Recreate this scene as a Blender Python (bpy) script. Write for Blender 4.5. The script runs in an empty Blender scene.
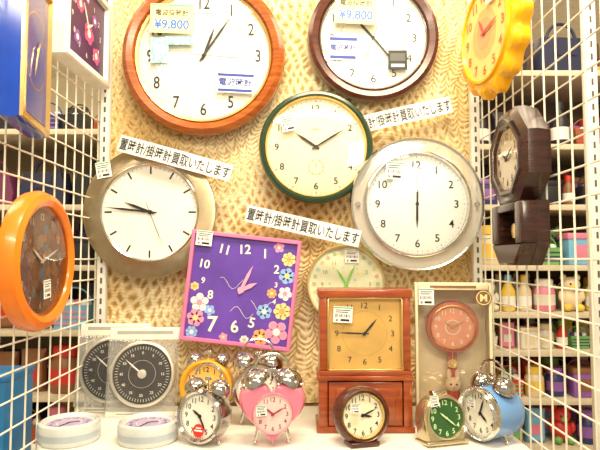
import bpy, bmesh, math, random
from mathutils import Matrix, Vector, noise
R=math.radians
random.seed(7)
F=560.0; PITCH=R(3.5); CZ=1.5
def ray(px,py):
    u=(px-300)/F; v=(225-py)/F
    return Vector((u, math.cos(PITCH)-v*math.sin(PITCH), math.sin(PITCH)+v*math.cos(PITCH)))
def P(px,py,d):
    r=ray(px,py); t=d/r.y
    return Vector((r.x*t,d,CZ+r.z*t))
ZS=P(300,405,1.4).z
def G(px,py):
    r=ray(px,py); t=(ZS-CZ)/r.z
    return Vector((r.x*t,r.y*t,ZS))
COL=bpy.context.scene.collection
# ---------------- materials
_m={}
def mat(name,col,rough=0.45,metal=0.0,noise=0.05,scale=25,emit=0,alpha=None,stretch=None,bump=0.0,coat=0.0):
    if name in _m: return _m[name]
    m=bpy.data.materials.new(name); m.use_nodes=True; nt=m.node_tree; N=nt.nodes; L=nt.links
    b=N['Principled BSDF']; b.inputs['Roughness'].default_value=rough; b.inputs['Metallic'].default_value=metal
    b.inputs['Coat Weight'].default_value=coat; b.inputs['Coat Roughness'].default_value=.08
    tc=N.new('ShaderNodeTexCoord'); mp=N.new('ShaderNodeMapping'); nz=N.new('ShaderNodeTexNoise')
    if stretch: mp.inputs['Scale'].default_value=stretch
    nz.inputs['Scale'].default_value=scale; nz.inputs['Detail'].default_value=3
    L.new(tc.outputs['Object'],mp.inputs[0]); L.new(mp.outputs[0],nz.inputs['Vector'])
    cr=N.new('ShaderNodeValToRGB')
    cr.color_ramp.elements[0].position=0.3; cr.color_ramp.elements[1].position=0.7
    cr.color_ramp.elements[0].color=(*[max(0,c*(1-noise*2)) for c in col],1)
    cr.color_ramp.elements[1].color=(*[min(1,c*(1+noise)) for c in col],1)
    L.new(nz.outputs['Fac'],cr.inputs[0]); L.new(cr.outputs[0],b.inputs['Base Color'])
    if bump:
        bp=N.new('ShaderNodeBump'); bp.inputs['Strength'].default_value=bump; bp.inputs['Distance'].default_value=0.002
        L.new(nz.outputs['Fac'],bp.inputs['Height']); L.new(bp.outputs[0],b.inputs['Normal'])
    if emit:
        b.inputs['Emission Strength'].default_value=emit; b.inputs['Emission Color'].default_value=(*col,1)
    if alpha is not None:
        b.inputs['Alpha'].default_value=alpha
    _m[name]=m; return m
def wood(name,a,bcol,rough=0.3,stretch=(6,6,60),coat=.3):
    if name in _m: return _m[name]
    m=bpy.data.materials.new(name); m.use_nodes=True; nt=m.node_tree; N=nt.nodes; L=nt.links
    b=N['Principled BSDF']; b.inputs['Roughness'].default_value=rough
    b.inputs['Coat Weight'].default_value=coat; b.inputs['Coat Roughness'].default_value=0.12
    tc=N.new('ShaderNodeTexCoord'); mp=N.new('ShaderNodeMapping'); nz=N.new('ShaderNodeTexNoise')
    mp.inputs['Scale'].default_value=stretch; nz.inputs['Scale'].default_value=2.0; nz.inputs['Detail'].default_value=5; nz.inputs['Distortion'].default_value=0.6
    L.new(tc.outputs['Object'],mp.inputs[0]); L.new(mp.outputs[0],nz.inputs['Vector'])
    cr=N.new('ShaderNodeValToRGB'); cr.color_ramp.elements[0].position=0.35; cr.color_ramp.elements[1].position=0.65
    cr.color_ramp.elements[0].color=(*a,1); cr.color_ramp.elements[1].color=(*bcol,1)
    L.new(nz.outputs['Fac'],cr.inputs[0]); L.new(cr.outputs[0],b.inputs['Base Color'])
    _m[name]=m; return m
def glassmat():
    m=bpy.data.materials.new('clock_glass'); m.use_nodes=True; nt=m.node_tree; N=nt.nodes; L=nt.links
    N.remove(N['Principled BSDF']); out=[n for n in N if n.type=='OUTPUT_MATERIAL'][0]
    t=N.new('ShaderNodeBsdfTransparent'); g=N.new('ShaderNodeBsdfGlossy'); g.inputs['Roughness'].default_value=.03
    f=N.new('ShaderNodeFresnel'); f.inputs[0].default_value=1.18; mx=N.new('ShaderNodeMixShader')
    ad=N.new('ShaderNodeMath'); ad.operation='ADD'; ad.inputs[1].default_value=.035; ad.use_clamp=True
    L.new(f.outputs[0],ad.inputs[0]); L.new(ad.outputs[0],mx.inputs[0]); L.new(t.outputs[0],mx.inputs[1]); L.new(g.outputs[0],mx.inputs[2]); L.new(mx.outputs[0],out.inputs[0]); return m
M_glass=glassmat()
def brushed():
    m=mat('brushed_champagne_metal',(.47,.375,.235),.30,1.0,noise=.04,scale=60); nt=m.node_tree; N=nt.nodes; L=nt.links; b=N['Principled BSDF']
    b.inputs['Anisotropic'].default_value=.9; tg=N.new('ShaderNodeTangent'); tg.direction_type='RADIAL'; tg.axis='Y'; L.new(tg.outputs[0],b.inputs['Tangent'])
    return m
M_white=mat('white_plastic',(.87,.85,.78),.35)
M_paper=mat('white_paper',(.92,.91,.86),.7)
M_black=mat('black_ink',(.015,.015,.018),.5)
M_dial=mat('cream_dial',(.92,.83,.58),.5,noise=.03)
M_dialw=mat('white_dial',(.92,.89,.79),.5,noise=.02)
M_gold=mat('polished_gold',(.85,.58,.22),.25,.9)
M_steel=mat('chrome',(.72,.70,.66),.12,1.0,noise=.02)
M_brush=brushed()
M_red=wood('reddish_wood',(.28,.058,.007),(.44,.12,.016),.22)
M_dark=wood('dark_brown_wood',(.060,.014,.008),(.115,.030,.013),.28,coat=.25)
M_mant=wood('mantel_wood',(.26,.040,.006),(.40,.082,.012),.25,(5,5,40),coat=.5)
M_green=mat('dark_green_enamel',(.018,.05,.025),.25)
M_navy=mat('navy_print',(.02,.05,.34),.5)
M_blueP=mat('blue_print',(.03,.15,.6),.5)
M_cyan=mat('pale_cyan_foil',(.35,.68,.72),.3,.3,noise=.3,scale=90)
M_tagy=mat('pale_yellow_card',(.90,.80,.40),.7)
M_tagG=mat('green_band',(.16,.42,.26),.6)
M_orange=mat('orange_plastic',(.94,.23,.010),.28,coat=.3)
M_wire=mat('white_coated_wire',(.86,.82,.70),.4)
M_pink=mat('pink_plastic',(.9,.3,.45),.3)
# ---------------- mesh builder
class MB:
    def __init__(s): s.v=[];s.f=[];s.m=[];s.s=[]
    def add(s,vs,fs,m=0,sm=False,M=None):
        o=len(s.v)
        for v in vs:
            v=Vector(v)
            s.v.append(M@v if M else v)
        for f in fs: s.f.append([i+o for i in f]); s.m.append(m); s.s.append(sm)
        return s
    def lathe(s,prof,m=0,n=56,M=None,sm=True,c=(0,0,0)):
        vs=[];fs=[];rings=[]
        for r,d in prof:
            if r<1e-6:
                rings.append([len(vs)]); vs.append((c[0],c[1]-d,c[2]))
            else:
                st=len(vs); rings.append(list(range(st,st+n)))
                for i in range(n):
                    a=2*math.pi*i/n; vs.append((c[0]+r*math.cos(a),c[1]-d,c[2]+r*math.sin(a)))
        for a,b in zip(rings,rings[1:]):
            for i in range(n):
                j=(i+1)%n
                if len(a)==1 and len(b)==1: continue
                if len(a)==1: fs.append((a[0],b[i],b[j]))
                elif len(b)==1: fs.append((a[i],a[j],b[0]))
                else: fs.append((a[i],a[j],b[j],b[i]))
        return s.add(vs,fs,m,sm,M)
    def layers(s,outs,m=0,M=None,sm=False,caps=True):
        n=len(outs[0][0]); vs=[];fs=[]
        for o,d in outs:
            for x,z in o: vs.append((x,-d,z))
        for k in range(len(outs)-1):
            for i in range(n):
                j=(i+1)%n; fs.append((k*n+i,k*n+j,(k+1)*n+j,(k+1)*n+i))
        s.add(vs,fs,m,sm,M)
        if caps:
            s.add([(x,-outs[0][1],z) for x,z in outs[0][0]],[tuple(range(n))],m,False,M)
            s.add([(x,-outs[-1][1],z) for x,z in outs[-1][0]],[tuple(range(n))],m,False,M)
        return s
    def prism(s,poly,d0,d1,m=0,M=None):
        return s.layers([(poly,d0),(poly,d1)],m,M)
    def box(s,c,sz,m=0,bev=0.0,M=None,seg=2):
        bm=bmesh.new(); bmesh.ops.create_cube(bm,size=1)
        bmesh.ops.scale(bm,vec=sz,verts=bm.verts)
        if bev>0: bmesh.ops.bevel(bm,geom=list(bm.edges),offset=min(bev,min(sz)*.45),segments=seg,affect='EDGES',profile=.5)
        bmesh.ops.translate(bm,vec=c,verts=bm.verts); bm.verts.ensure_lookup_table()
        for i,v in enumerate(bm.verts): v.index=i
        s.add([v.co.copy() for v in bm.verts],[[v.index for v in f.verts] for f in bm.faces],m,False,M); bm.free(); return s
    def ball(s,c,r,m=0,M=None,n=20):
        if not hasattr(r,'__len__'): r=(r,r,r)
        bm=bmesh.new(); bmesh.ops.create_uvsphere(bm,u_segments=n,v_segments=n//2+2,radius=1)
        bmesh.ops.scale(bm,vec=r,verts=bm.verts); bmesh.ops.translate(bm,vec=c,verts=bm.verts)
        for i,v in enumerate(bm.verts): v.index=i
        s.add([v.co.copy() for v in bm.verts],[[v.index for v in f.verts] for f in bm.faces],m,True,M); bm.free(); return s
    def tube(s,pts,r,m=0,n=8,M=None,closed=False):
        pts=[Vector(p) for p in pts]; vs=[];fs=[];k=len(pts)
        for i,p in enumerate(pts):
            a=pts[(i-1)%k] if (closed or i>0) else p; b=pts[(i+1)%k] if (closed or i<k-1) else p
            t=(b-a).normalized(); ref=Vector((0,1,0)) if abs(t.y)<.9 else Vector((1,0,0))
            u=t.cross(ref).normalized(); w=t.cross(u)
            for j in range(n):
                an=2*math.pi*j/n; vs.append(p+u*(r*math.cos(an))+w*(r*math.sin(an)))
        for i in range(k if closed else k-1):
            i2=(i+1)%k
            for j in range(n):
                j2=(j+1)%n; fs.append((i*n+j,i*n+j2,i2*n+j2,i2*n+j))
        if not closed: fs.append(tuple(range(n))); fs.append(tuple(range((k-1)*n,k*n)))
        return s.add(vs,fs,m,True,M)
    def text(s,t,h,x,z,d,m=0,rot=0,bold=0.0,fit=None,cjk=False,xs=1.0,M=None):
        vs,fs,w,hh=tgeo(t,bold)
        k=h/(hh if cjk else .72)
        if fit: k=fit/w
        c,sn=math.cos(rot),math.sin(rot)
        s.add([(x+(a*xs*c+b*sn)*k,-d,z+(-a*xs*sn+b*c)*k) for a,b in vs],fs,m,False,M); return s
    def disc(s,r,d,m=0,x=0,z=0,n=56,r0=0,rz=None,M=None):
        if r0: return s.lathe([(r,d),(r0,d)],m,n,M,c=(x,0,z))
        return s.add([(x+r*math.cos(2*math.pi*i/n),-d,z+(rz or r)*math.sin(2*math.pi*i/n)) for i in range(n)],[tuple(range(n))],m,False,M)
    def rect(s,x,z,w,h,d,m=0,rot=0,M=None):
        c,sn=math.cos(rot),math.sin(rot)
        return s.add([(x+a*c+b*sn,-d,z-a*sn+b*c) for a,b in ((-w/2,-h/2),(w/2,-h/2),(w/2,h/2),(-w/2,h/2))],[(0,1,2,3)],m,False,M)
    def mesh(s,name,mats):
        me=bpy.data.meshes.new(name); me.from_pydata([tuple(v) for v in s.v],[],s.f)
        for x in mats: me.materials.append(x)
        me.polygons.foreach_set('material_index',s.m); me.polygons.foreach_set('use_smooth',s.s)
        bm=bmesh.new(); bm.from_mesh(me); bmesh.ops.recalc_face_normals(bm,faces=bm.faces); bm.to_mesh(me); bm.free()
        me.set_sharp_from_angle(angle=R(40)) if hasattr(me,'set_sharp_from_angle') else None
        return me
_t={}
def tgeo(t,bold):
    if (t,bold) in _t: return _t[(t,bold)]
    cu=bpy.data.curves.new('t','FONT'); cu.body=t; cu.size=1; cu.offset=bold; cu.resolution_u=4
    ob=bpy.data.objects.new('t',cu); COL.objects.link(ob); bpy.context.view_layer.update()
    dg=bpy.context.evaluated_depsgraph_get(); me=bpy.data.meshes.new_from_object(ob.evaluated_get(dg))
    vs=[(v.co.x,v.co.y) for v in me.vertices]; fs=[list(p.vertices) for p in me.polygons]
    bpy.data.objects.remove(ob); bpy.data.curves.remove(cu); bpy.data.meshes.remove(me)
    if not vs: vs=[(0,0),(1,0),(0,1)]; fs=[]
    x0=min(a for a,b in vs);x1=max(a for a,b in vs);y0=min(b for a,b in vs);y1=max(b for a,b in vs)
    vs=[(a-(x0+x1)/2,b-(y0+y1)/2) for a,b in vs]
    _t[(t,bold)]=(vs,fs,x1-x0,y1-y0); return _t[(t,bold)]
def top(name,label,cat,loc,rot=(0,0,0),group=None):
    e=bpy.data.objects.new(name,None); e.empty_display_size=.02; e.location=loc; e.rotation_euler=rot
    e['label']=label; e['category']=cat
    if group: e['group']=group
    COL.objects.link(e); return e
def part(par,name,mb,mats,label=None,loc=(0,0,0),rot=(0,0,0)):
    o=bpy.data.objects.new(name,mb.mesh(name,mats)); COL.objects.link(o)
    o.parent=par; o.location=loc; o.rotation_euler=rot
    if label: o['label']=label
    return o
def single(name,label,cat,mb,mats,loc=(0,0,0),rot=(0,0,0),kind=None,group=None):
    o=bpy.data.objects.new(name,mb.mesh(name,mats)); COL.objects.link(o); o.location=loc; o.rotation_euler=rot
    if label: o['label']=label; o['category']=cat
    if kind: o['kind']=kind
    if group: o['group']=group
    return o
def crystal(e,r,d0,h=.003,z=0):
    mb=MB(); mb.lathe([(r,d0),(r*.85,d0+h*.45),(r*.6,d0+h*.75),(r*.3,d0+h*.95),(0,d0+h)],0,64,c=(0,0,z)); part(e,'cover_glass',mb,[M_glass],'slightly domed clear cover glass')
def nums(mb,rad,h,d,m=1,skip=(),bold=0.0,only=None,rz=None,xs=1.0):
    for i in range(1,13):
        if i in skip or (only and i not in only): continue
        a=i*math.pi/6
        mb.text(str(i),h,rad*math.sin(a),(rz or rad)*math.cos(a),d,m,bold=bold,xs=xs)
def ticks(mb,rad,l,w,d,m=1,n=60,big=None,bw=None):
    for i in range(n):
        a=2*math.pi*i/n; b=(i%(n//12)==0) if n>12 else True
        ll=big if (b and big) else l; ww=bw if (b and bw) else w
        rr=rad-ll/2
        mb.rect(rr*math.sin(a),rr*math.cos(a),ww,ll,d,m,a)
def hand(par,name,ang,L,w,d,mt,tail=.15,label=None,x=0,z=0):
    mb=MB(); a=R(ang)
    pts=[(-w*.35,-L*tail),(w*.35,-L*tail),(w*.5,L*.5*.3),(w*.55,L*.6),(0,L),(-w*.55,L*.6),(-w*.5,L*.5*.3)]
    c,s=math.cos(a),math.sin(a)
    mb.prism([(x+p*c+q*s,z-p*s+q*c) for p,q in pts],d,d+.0008,0)
    mb.disc(w*.9,d+.001,0,x,z,n=16)
    return part(par,name,mb,[mt],label)
def hands(par,h,m_,s,Rd,d,mt=None,wh=.006,wm=.0045,sm=None,x=0,z=0,lh=.5,lm=.75):
    mt=mt or M_black
    hand(par,'hour_hand',h,Rd*lh,wh,d,mt,x=x,z=z); hand(par,'minute_hand',m_,Rd*lm,wm,d+.0015,mt,x=x,z=z)
    if s is not None: hand(par,'second_hand',s,Rd*.8,.0014,d+.003,sm or mt,.3,x=x,z=z)
def tag(par,x,z,d,w,h,rot=0,style=0):
    mb=MB()
    mb.prism([(-w/2,-h/2),(w/2,-h/2),(w/2,h/2),(-w/2,h/2)],0,.0008,0)
    if style==0:
        mb.rect(0,h*.42,w*.96,h*.07,.0011,1)
        for k in range(2): mb.rect(-w*.06*(k%2),h*(.27-k*.12),w*(.75-.1*k),h*.045,.0011,2)
        q=-w*.36
        for k in range(9): mb.rect(q,-h*.07,w*(.03+.025*(k%3==0)),h*.18,.0011,2); q+=w*.09
        mb.text('¥',h*.2,-w*.3,-h*.34,.0012,2); mb.rect(w*.12,-h*.34,w*.46,h*.13,.0011,2)
        ms=[M_paper,M_tagG,M_black]
    elif style==1:
        mb.rect(0,h*.45,w*.94,h*.05,.0011,3)
        mb.text('電波掛時計',0,0,h*.2,.0012,2,fit=w*.76,cjk=True,bold=.012)
        mb.text('¥9,800',0,0,-h*.22,.0012,1,fit=w*.80,bold=.02)
        ms=[M_tagy,M_blueP,M_black,M_tagG]
    elif style==2:
        mb.rect(0,h*.40,w*.96,h*.14,.0011,1)
        mb.text('電波時計',0,0,h*.04,.0013,1,fit=w*.88,cjk=True,bold=.018)
        mb.rect(0,-h*.38,w*.9,h*.14,.0011,1)
        ms=[M_paper,M_navy,M_paper]
    elif style==4:
        mb.rect(0,0,w*.86,h*.8,.0011,1); mb.rect(0,h*.1,w*.6,h*.25,.0013,2)
        ms=[M_cyan,M_cyan,M_paper]
    elif style==5:
        mb.rect(0,h*.15,w*.8,h*.4,.0011,1); mb.rect(0,-h*.28,w*.7,h*.15,.0011,2)
        ms=[M_black,mat('lcd_grey',(.10,.11,.10),.3),M_paper]
    part(par,'price_tag' if style in(0,1) else 'sticker',mb,ms,{0:'small white price tag with barcode',1:'pale yellow price card with blue price',2:'white sticker with blue lettering',4:'pale cyan foil sticker',5:'small black sticker'}[style],loc=(x,-d,z),rot=(0,rot,0))
YW=1.40
def wallclock(name,label,px,py,rpx,yface,rot=(0,0,0)):
    c=P(px,py,yface); r=rpx*yface/F
    e=top(name,label,'clock',c,rot)
    return e,r
def backbox(e,w,h,y0,y1):
    if y1-y0<.002: return
    mb=MB(); mb.box((0,(y0+y1)/2,0),(w,y1-y0,h),0,.002); part(e,'movement_housing',mb,[M_black],'black plastic movement housing')
# ============ top clock with reddish wood rim
yb=1.368
e,r=wallclock('wall_clock','large round wall clock with glossy reddish wood rim and cream dial',204,56,83,yb)
mb=MB(); mb.lathe([(0,-.02),(r*.93,-.02),(r*.985,-.012),(r,0),(r*.985,.014),(r*.93,.022),(r*.86,.018),(r*.835,.008),(r*.83,-.004),(0,-.004)],0,80)
part(e,'rim',mb,[M_red])
mb=MB(); mb.lathe([(r*.84,.006),(r*.83,.012),(r*.805,.010),(r*.80,-.002)],0,80); part(e,'bezel',mb,[M_gold],'thin gold bezel')
mb=MB(); mb.disc(r*.81,0,0); mb.disc(r*.545,.0006,2,r0=r*.537); ticks(mb,r*.78,.004,.0012,.0008,1)
nums(mb,r*.665,.031,.001,1,bold=.012,xs=.78); mb.text('Quartz',.006,0,-.05,.001,1); mb.disc(.028,.0008,2,0,-.062,r0=.027,n=40)
part(e,'dial',mb,[M_dialw,M_black,M_gold])
hands(e,20,34,95,r*.8,.003,M_black,.006,.005)
crystal(e,r*.82,.009,.005)
backbox(e,.06,.06,.02,YW-yb-.003)
k=yb/F
tag(e,(173-204)*k,(56-21)*k,.0235,44*k,30*k,R(2),1); tag(e,(160-204)*k,(56-52)*k,.0145,18*k,26*k,0,4)
tag(e,(180-204)*k,(56-42)*k,.0150,30*k,9*k,R(0),4); tag(e,(237-204)*k,(56-86)*k,.0145,38*k,20*k,R(3),2)
# ============ dark rim clock
yb=1.374
e,r=wallclock('wall_clock','round wall clock with dark brown wood rim and white dial',373,38,67,yb)
mb=MB(); mb.lathe([(0,-.02),(r*.93,-.02),(r*.985,-.012),(r,0),(r*.985,.012),(r*.93,.018),(r*.85,.014),(r*.82,.006),(r*.81,-.004),(0,-.004)],0,80)
part(e,'rim',mb,[M_dark])
mb=MB(); mb.lathe([(r*.825,.005),(r*.815,.010),(r*.79,.008),(r*.785,-.002)],0,80); part(e,'bezel',mb,[M_steel],'silver bezel')
mb=MB(); mb.disc(r*.80,0,0); ticks(mb,r*.77,.003,.001,.0008,1); nums(mb,r*.63,.021,.001,1,bold=.0); mb.disc(r*.5,.0007,2,r0=r*.493)
part(e,'dial',mb,[M_dialw,M_black,M_steel])
hands(e,318,141,200,r*.8,.003,M_black,.005,.004); crystal(e,r*.80,.0085,.004)
backbox(e,.06,.06,.02,YW-yb-.003); k=yb/F
tag(e,(355-373)*k,(38-11)*k,.0195,43*k,31*k,R(3),1); tag(e,(342-373)*k,(38-51)*k,.0135,29*k,24*k,R(2),2); tag(e,(397-373)*k,(38-63)*k,.0135,19*k,20*k,0,5)
# ============ green clock
yb=1.335
e,r=wallclock('wall_clock','round wall clock with dark green rim, gold ring and cream dial',316,147,57.5,yb)
mb=MB(); mb.lathe([(0,-.016),(r*.94,-.016),(r,-.006),(r,.004),(r*.97,.012),(r*.92,.014),(r*.88,.008),(r*.87,-.002),(0,-.003)],0,80)
part(e,'rim',mb,[M_green])
mb=MB(); mb.lathe([(r*.895,.010),(r*.885,.012),(r*.865,.008),(r*.86,0)],0,80); part(e,'bezel',mb,[M_gold],'thin gold inner ring')
mb=MB(); mb.disc(r*.88,0,0); ticks(mb,r*.83,.003,.001,.0008,1,big=.005,bw=.0018); nums(mb,r*.69,.0165,.001,1,bold=.012)
mb.text('Quartz',.0055,0,r*.32,.001,1); mb.disc(.019,.0008,1,0,-r*.36,r0=.0182,n=40)
for q in range(12): mb.rect(.0165*math.sin(q*.5236),-r*.36+.0165*math.cos(q*.5236),.0008,.003,.0008,1,q*.5236)
mb.rect(0,-r*.36+.005,.0014,.012,.0009,1)
part(e,'dial',mb,[M_dial,M_black,M_gold])
hands(e,304,58,None,r*.85,.003,M_black,.006,.0045,lh=.52,lm=.72); crystal(e,r*.87,.0085,.004)
backbox(e,.05,.05,.016,YW-yb-.003); k=yb/F
tag(e,(288-316)*k,(147-124)*k,.0125,14*k,16*k,R(-12),0)
# ============ brushed silver clock
yb=1.361
e,r=wallclock('wall_clock','round wall clock with wide brushed metal rim and bar markers',150,212,66.5,yb)
mb=MB(); mb.lathe([(0,-.02),(r*.78,-.02),(r*.80,-.002),(r*.985,.000),(r,.002),(r*1.0,.005),(r*.985,.0065),(r*.74,.006),(r*.72,.003),(r*.72,-.004),(0,-.004)],0,96)
part(e,'rim',mb,[M_brush],'wide brushed metal rim')
mb=MB(); mb.lathe([(r*.745,.0065),(r*.735,.008),(r*.715,.006),(r*.71,-.002)],0,80); part(e,'bezel',mb,[M_steel],'thin polished inner ring')
mb=MB(); mb.disc(r*.72,-.002,0); ticks(mb,r*.69,.004,.0008,-.0009,1,big=.018,bw=.0040)
part(e,'dial',mb,[M_dialw,M_black])
hands(e,291,276,158,r*.70,.0005,M_black,.006,.005,lh=.62,lm=1.0)
backbox(e,.05,.05,.02,YW-yb-.003); k=yb/F
tag(e,(104-150)*k,(212-170)*k,.0095,15*k,16*k,R(-10),0)
# ============ clear/silver rim clock
yb=1.325
e,r=wallclock('wall_clock','round wall clock with clear silver double rim and white dial',417,204,67,yb)
M_silp=mat('clear_silvery_plastic',(.90,.87,.78),.06,.15,alpha=.36,noise=.0,coat=1.0)
mb=MB(); mb.lathe([(r*.76,-.006),(r*.97,-.006),(r,-.002),(r,.004),(r*.97,.006),(r*.88,.0035),(r*.78,.006)],0,80); part(e,'clear_rim',mb,[M_silp],'clear glassy outer ring')
mb=MB(); mb.lathe([(r*1.0,-.003),(r*1.01,.002),(r*.99,.008),(r*.965,.007),(r*.96,.003)],0,80)
mb.lathe([(0,-.014),(r*.78,-.014),(r*.81,.004),(r*.80,.012),(r*.78,.014),(r*.765,.014),(r*.745,.006),(r*.745,-.002),(0,-.003)],0,80); part(e,'bezel',mb,[M_steel],'chrome bezel rings')
for a in (0,180):
    mb=MB(); mb.lathe([(0,.011),(.005,.011),(.0065,.008),(.0065,.004)],0,16,c=(r*.89*math.cos(R(a)),0,0)); part(e,'screw',mb,[M_steel])
mb=MB(); mb.disc(r*.75,0,0); ticks(mb,r*.72,.0025,.0008,.0008,1,big=.003,bw=.0015); nums(mb,r*.59,.0185,.001,1,bold=.01)
part(e,'dial',mb,[mat('bright_white_dial',(.95,.94,.88),.5,noise=.01),M_black])
hands(e,181,1,None,r*.75,.003,M_black,.005,.004,lh=.5,lm=.66); crystal(e,r*.75,.0085,.004)
backbox(e,.05,.05,.014,YW-yb-.003); k=yb/F
tag(e,(394-417)*k,(204-171)*k,.0145,18*k,18*k,R(4),0)
# ============ purple flower square clock
yb=1.325
c=P(241,290,yb); s=55*yb/F
e=top('square_wall_clock','square purple wall clock with pink frame and flower pattern','clock',c,(0,R(6.3),0))
M_purp=mat('purple_face',(.14,.06,.44),.35,noise=.12,scale=12,coat=.2); M_pf=mat('pink_frame',(.86,.22,.42),.35)
mb=MB()
sq=lambda q:[(-q,-q),(q,-q),(q,q),(-q,q)]
mb.layers([(sq(s),-.014),(sq(s),.006),(sq(s*.98),.009),(sq(s*.935),.009),(sq(s*.925),.002)],0,caps=False); mb.prism(sq(s*.99),-.014,-.001,0)
part(e,'frame',mb,[M_pf])
mb=MB(); mb.rect(0,0,s*1.86,s*1.86,0,0)
fl=[(-.72,-.30,.17,1,3),(-.76,-.58,.16,3,4),(-.80,-.84,.12,5,1),(-.52,-.42,.10,5,1),(-.84,-.02,.08,4,2),(.80,.64,.14,4,2),(.60,.84,.10,3,1),(.80,.34,.15,5,4),(.56,.0,.10,2,4),(.80,.02,.13,1,3),(.46,-.34,.14,5,1),(.78,-.30,.17,4,2),(.72,-.68,.21,3,1),(.44,-.80,.15,2,4),(.16,-.88,.09,1,2),(-.22,-.87,.08,3,4)]
for j,(x,z,q,m,mc) in enumerate(fl):
    np_=5+(j%3)
    for kk in range(np_):
        a=kk*2*math.pi/np_+x*3; mb.disc(q*s*(.40 if np_<7 else .32),.0002+.00004*m,m,(x+q*.60*math.cos(a))*s,(z+q*.60*math.sin(a))*s,n=14)
    mb.disc(q*s*.32,.0005,mc,x*s,z*s,n=14)
for kk,(x0,z0) in enumerate([(-.15,-.4),(-.4,.1),(.2,-.25)]):
    pts=[((x0+.06*j)*s,-.0003,(z0+.10*math.sin(j*.9+kk))*s) for j in range(8)]
    mb.tube(pts,.0005,6,5)
for i,(x,z,h_) in {12:(0,.74,.022),1:(.36,.70,.022),2:(.60,.44,.020),3:(.62,.16,.012),10:(-.70,.40,.020),11:(-.38,.70,.022),9:(-.70,.10,.014),8:(-.54,-.14,.020),7:(-.44,-.66,.036),6:(-.04,-.66,.028),5:(.26,-.56,.024),4:(.62,-.14,.012)}.items():
    mb.text(str(i),h_,x*s,z*s,.0008,6,bold=.02,rot=R((i*37)%17-8))
part(e,'dial',mb,[M_purp,mat('petal_white',(.9,.87,.85),.5),mat('petal_orange',(.92,.42,.14),.5),mat('petal_pink',(.92,.34,.52),.5),mat('petal_yellow',(.92,.74,.28),.5),mat('petal_blue',(.30,.50,.92),.5),M_dialw],'purple face printed with flowers and white numerals')
hands(e,60,20,None,s*.9,.003,mat('hand_pink',(.95,.40,.58),.4),.009,.007,lh=.36,lm=.55)
backbox(e,.05,.05,.014,YW-yb-.003); k=yb/F
tag(e,-s*.76,s*.86,.0095,16*k,15*k,0,0)
# ============ small patterned clock
yb=1.372
e,r=wallclock('wall_clock','small round wall clock with pale green floral dial and green hands',346,284,39.5,yb)
mb=MB(); mb.lathe([(0,-.012),(r*.95,-.012),(r,-.006),(r,.004),(r*.97,.008),(r*.93,.004),(r*.93,-.002),(0,-.003)],0); part(e,'rim',mb,[mat('pale_gold_rim',(.78,.64,.32),.3,.4)])
mb=MB(); mb.disc(r*.94,0,0); cols=[2,3,4,5]
for i in range(26):
    a=i*2*math.pi/26
    for kk in range(5): mb.disc(.0024,.0007+.00001*i,cols[i%4],r*.80*math.cos(a)+.003*math.cos(kk*1.2566),r*.80*math.sin(a)+.003*math.sin(kk*1.2566),n=8)
    mb.disc(.0016,.0012,0,r*.80*math.cos(a),r*.80*math.sin(a),n=8)
for i in range(30):
    a=random.random()*6.28; q=math.sqrt(random.uniform(.02,.45))*r
    mb.disc(random.uniform(.002,.0045),.0006+.00001*i,random.choice([4,5,2]),q*math.cos(a),q*math.sin(a),n=8)
nums(mb,r*.60,.009,.0014,1)
part(e,'dial',mb,[mat('pale_green_dial',(.78,.80,.54),.5),mat('olive_ink',(.25,.32,.08),.5),mat('leaf_green',(.48,.66,.28),.5),mat('soft_coral',(.85,.42,.28),.5),mat('butter',(.92,.76,.30),.5),mat('mint',(.6,.80,.58),.5)])
hands(e,328,25,None,r*.8,.003,mat('lime_hand',(.22,.6,.08),.4),.005,.0045,lh=.55,lm=.7)
backbox(e,.04,.04,.012,YW-yb-.003); k=yb/F
tag(e,(352-346)*k,(284-256)*k,.0035,14*k,14*k,R(2),0)
# ============ paper strips
def strip(px,py,ang,d,w,lab):
    mb=MB(); W=w*d/F; H=17.0*d/F; n=12
    vs=[];fs=[]
    for i in range(n+1):
        x=-W/2+W*i/n; bow=.004*math.sin(math.pi*i/n)
        for z in (-H/2,H/2):
            for q in(0,.0006): vs.append((x,-bow+q,z))
    for i in range(n):
        a=i*4; b=a+4; fs+=[(a,b,b+2,a+2),(a+1,a+3,b+3,b+1),(a,a+1,b+1,b),(a+2,b+2,b+3,a+3)]
    fs+=[(0,2,3,1),(n*4,n*4+1,n*4+3,n*4+2)]
    mb.add(vs,fs,0)
    vv,ff,w_,h_=tgeo('置時計/掛時計買取いたします',.010); kx=W*.975/w_; kz=H*.74/h_
    mb.add([(a*kx,-.004*math.sin(math.pi*((a*kx+W/2)/W))-.0009,b*kz) for a,b in vv],ff,1)
    single('paper_sign',lab,'sign',mb,[M_paper,M_black],P(px,py,d),(0,R(ang),0),group='printed paper strips among the wall clocks')
strip(175,158,15.5,1.335,118,'white paper strip with black lettering above the brushed metal clock')
strip(303,226,13,1.312,117,'white paper strip with black lettering above the purple clock')
strip(402,115.5,-13,1.362,103,'white paper strip with black lettering tucked behind green clock')
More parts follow.
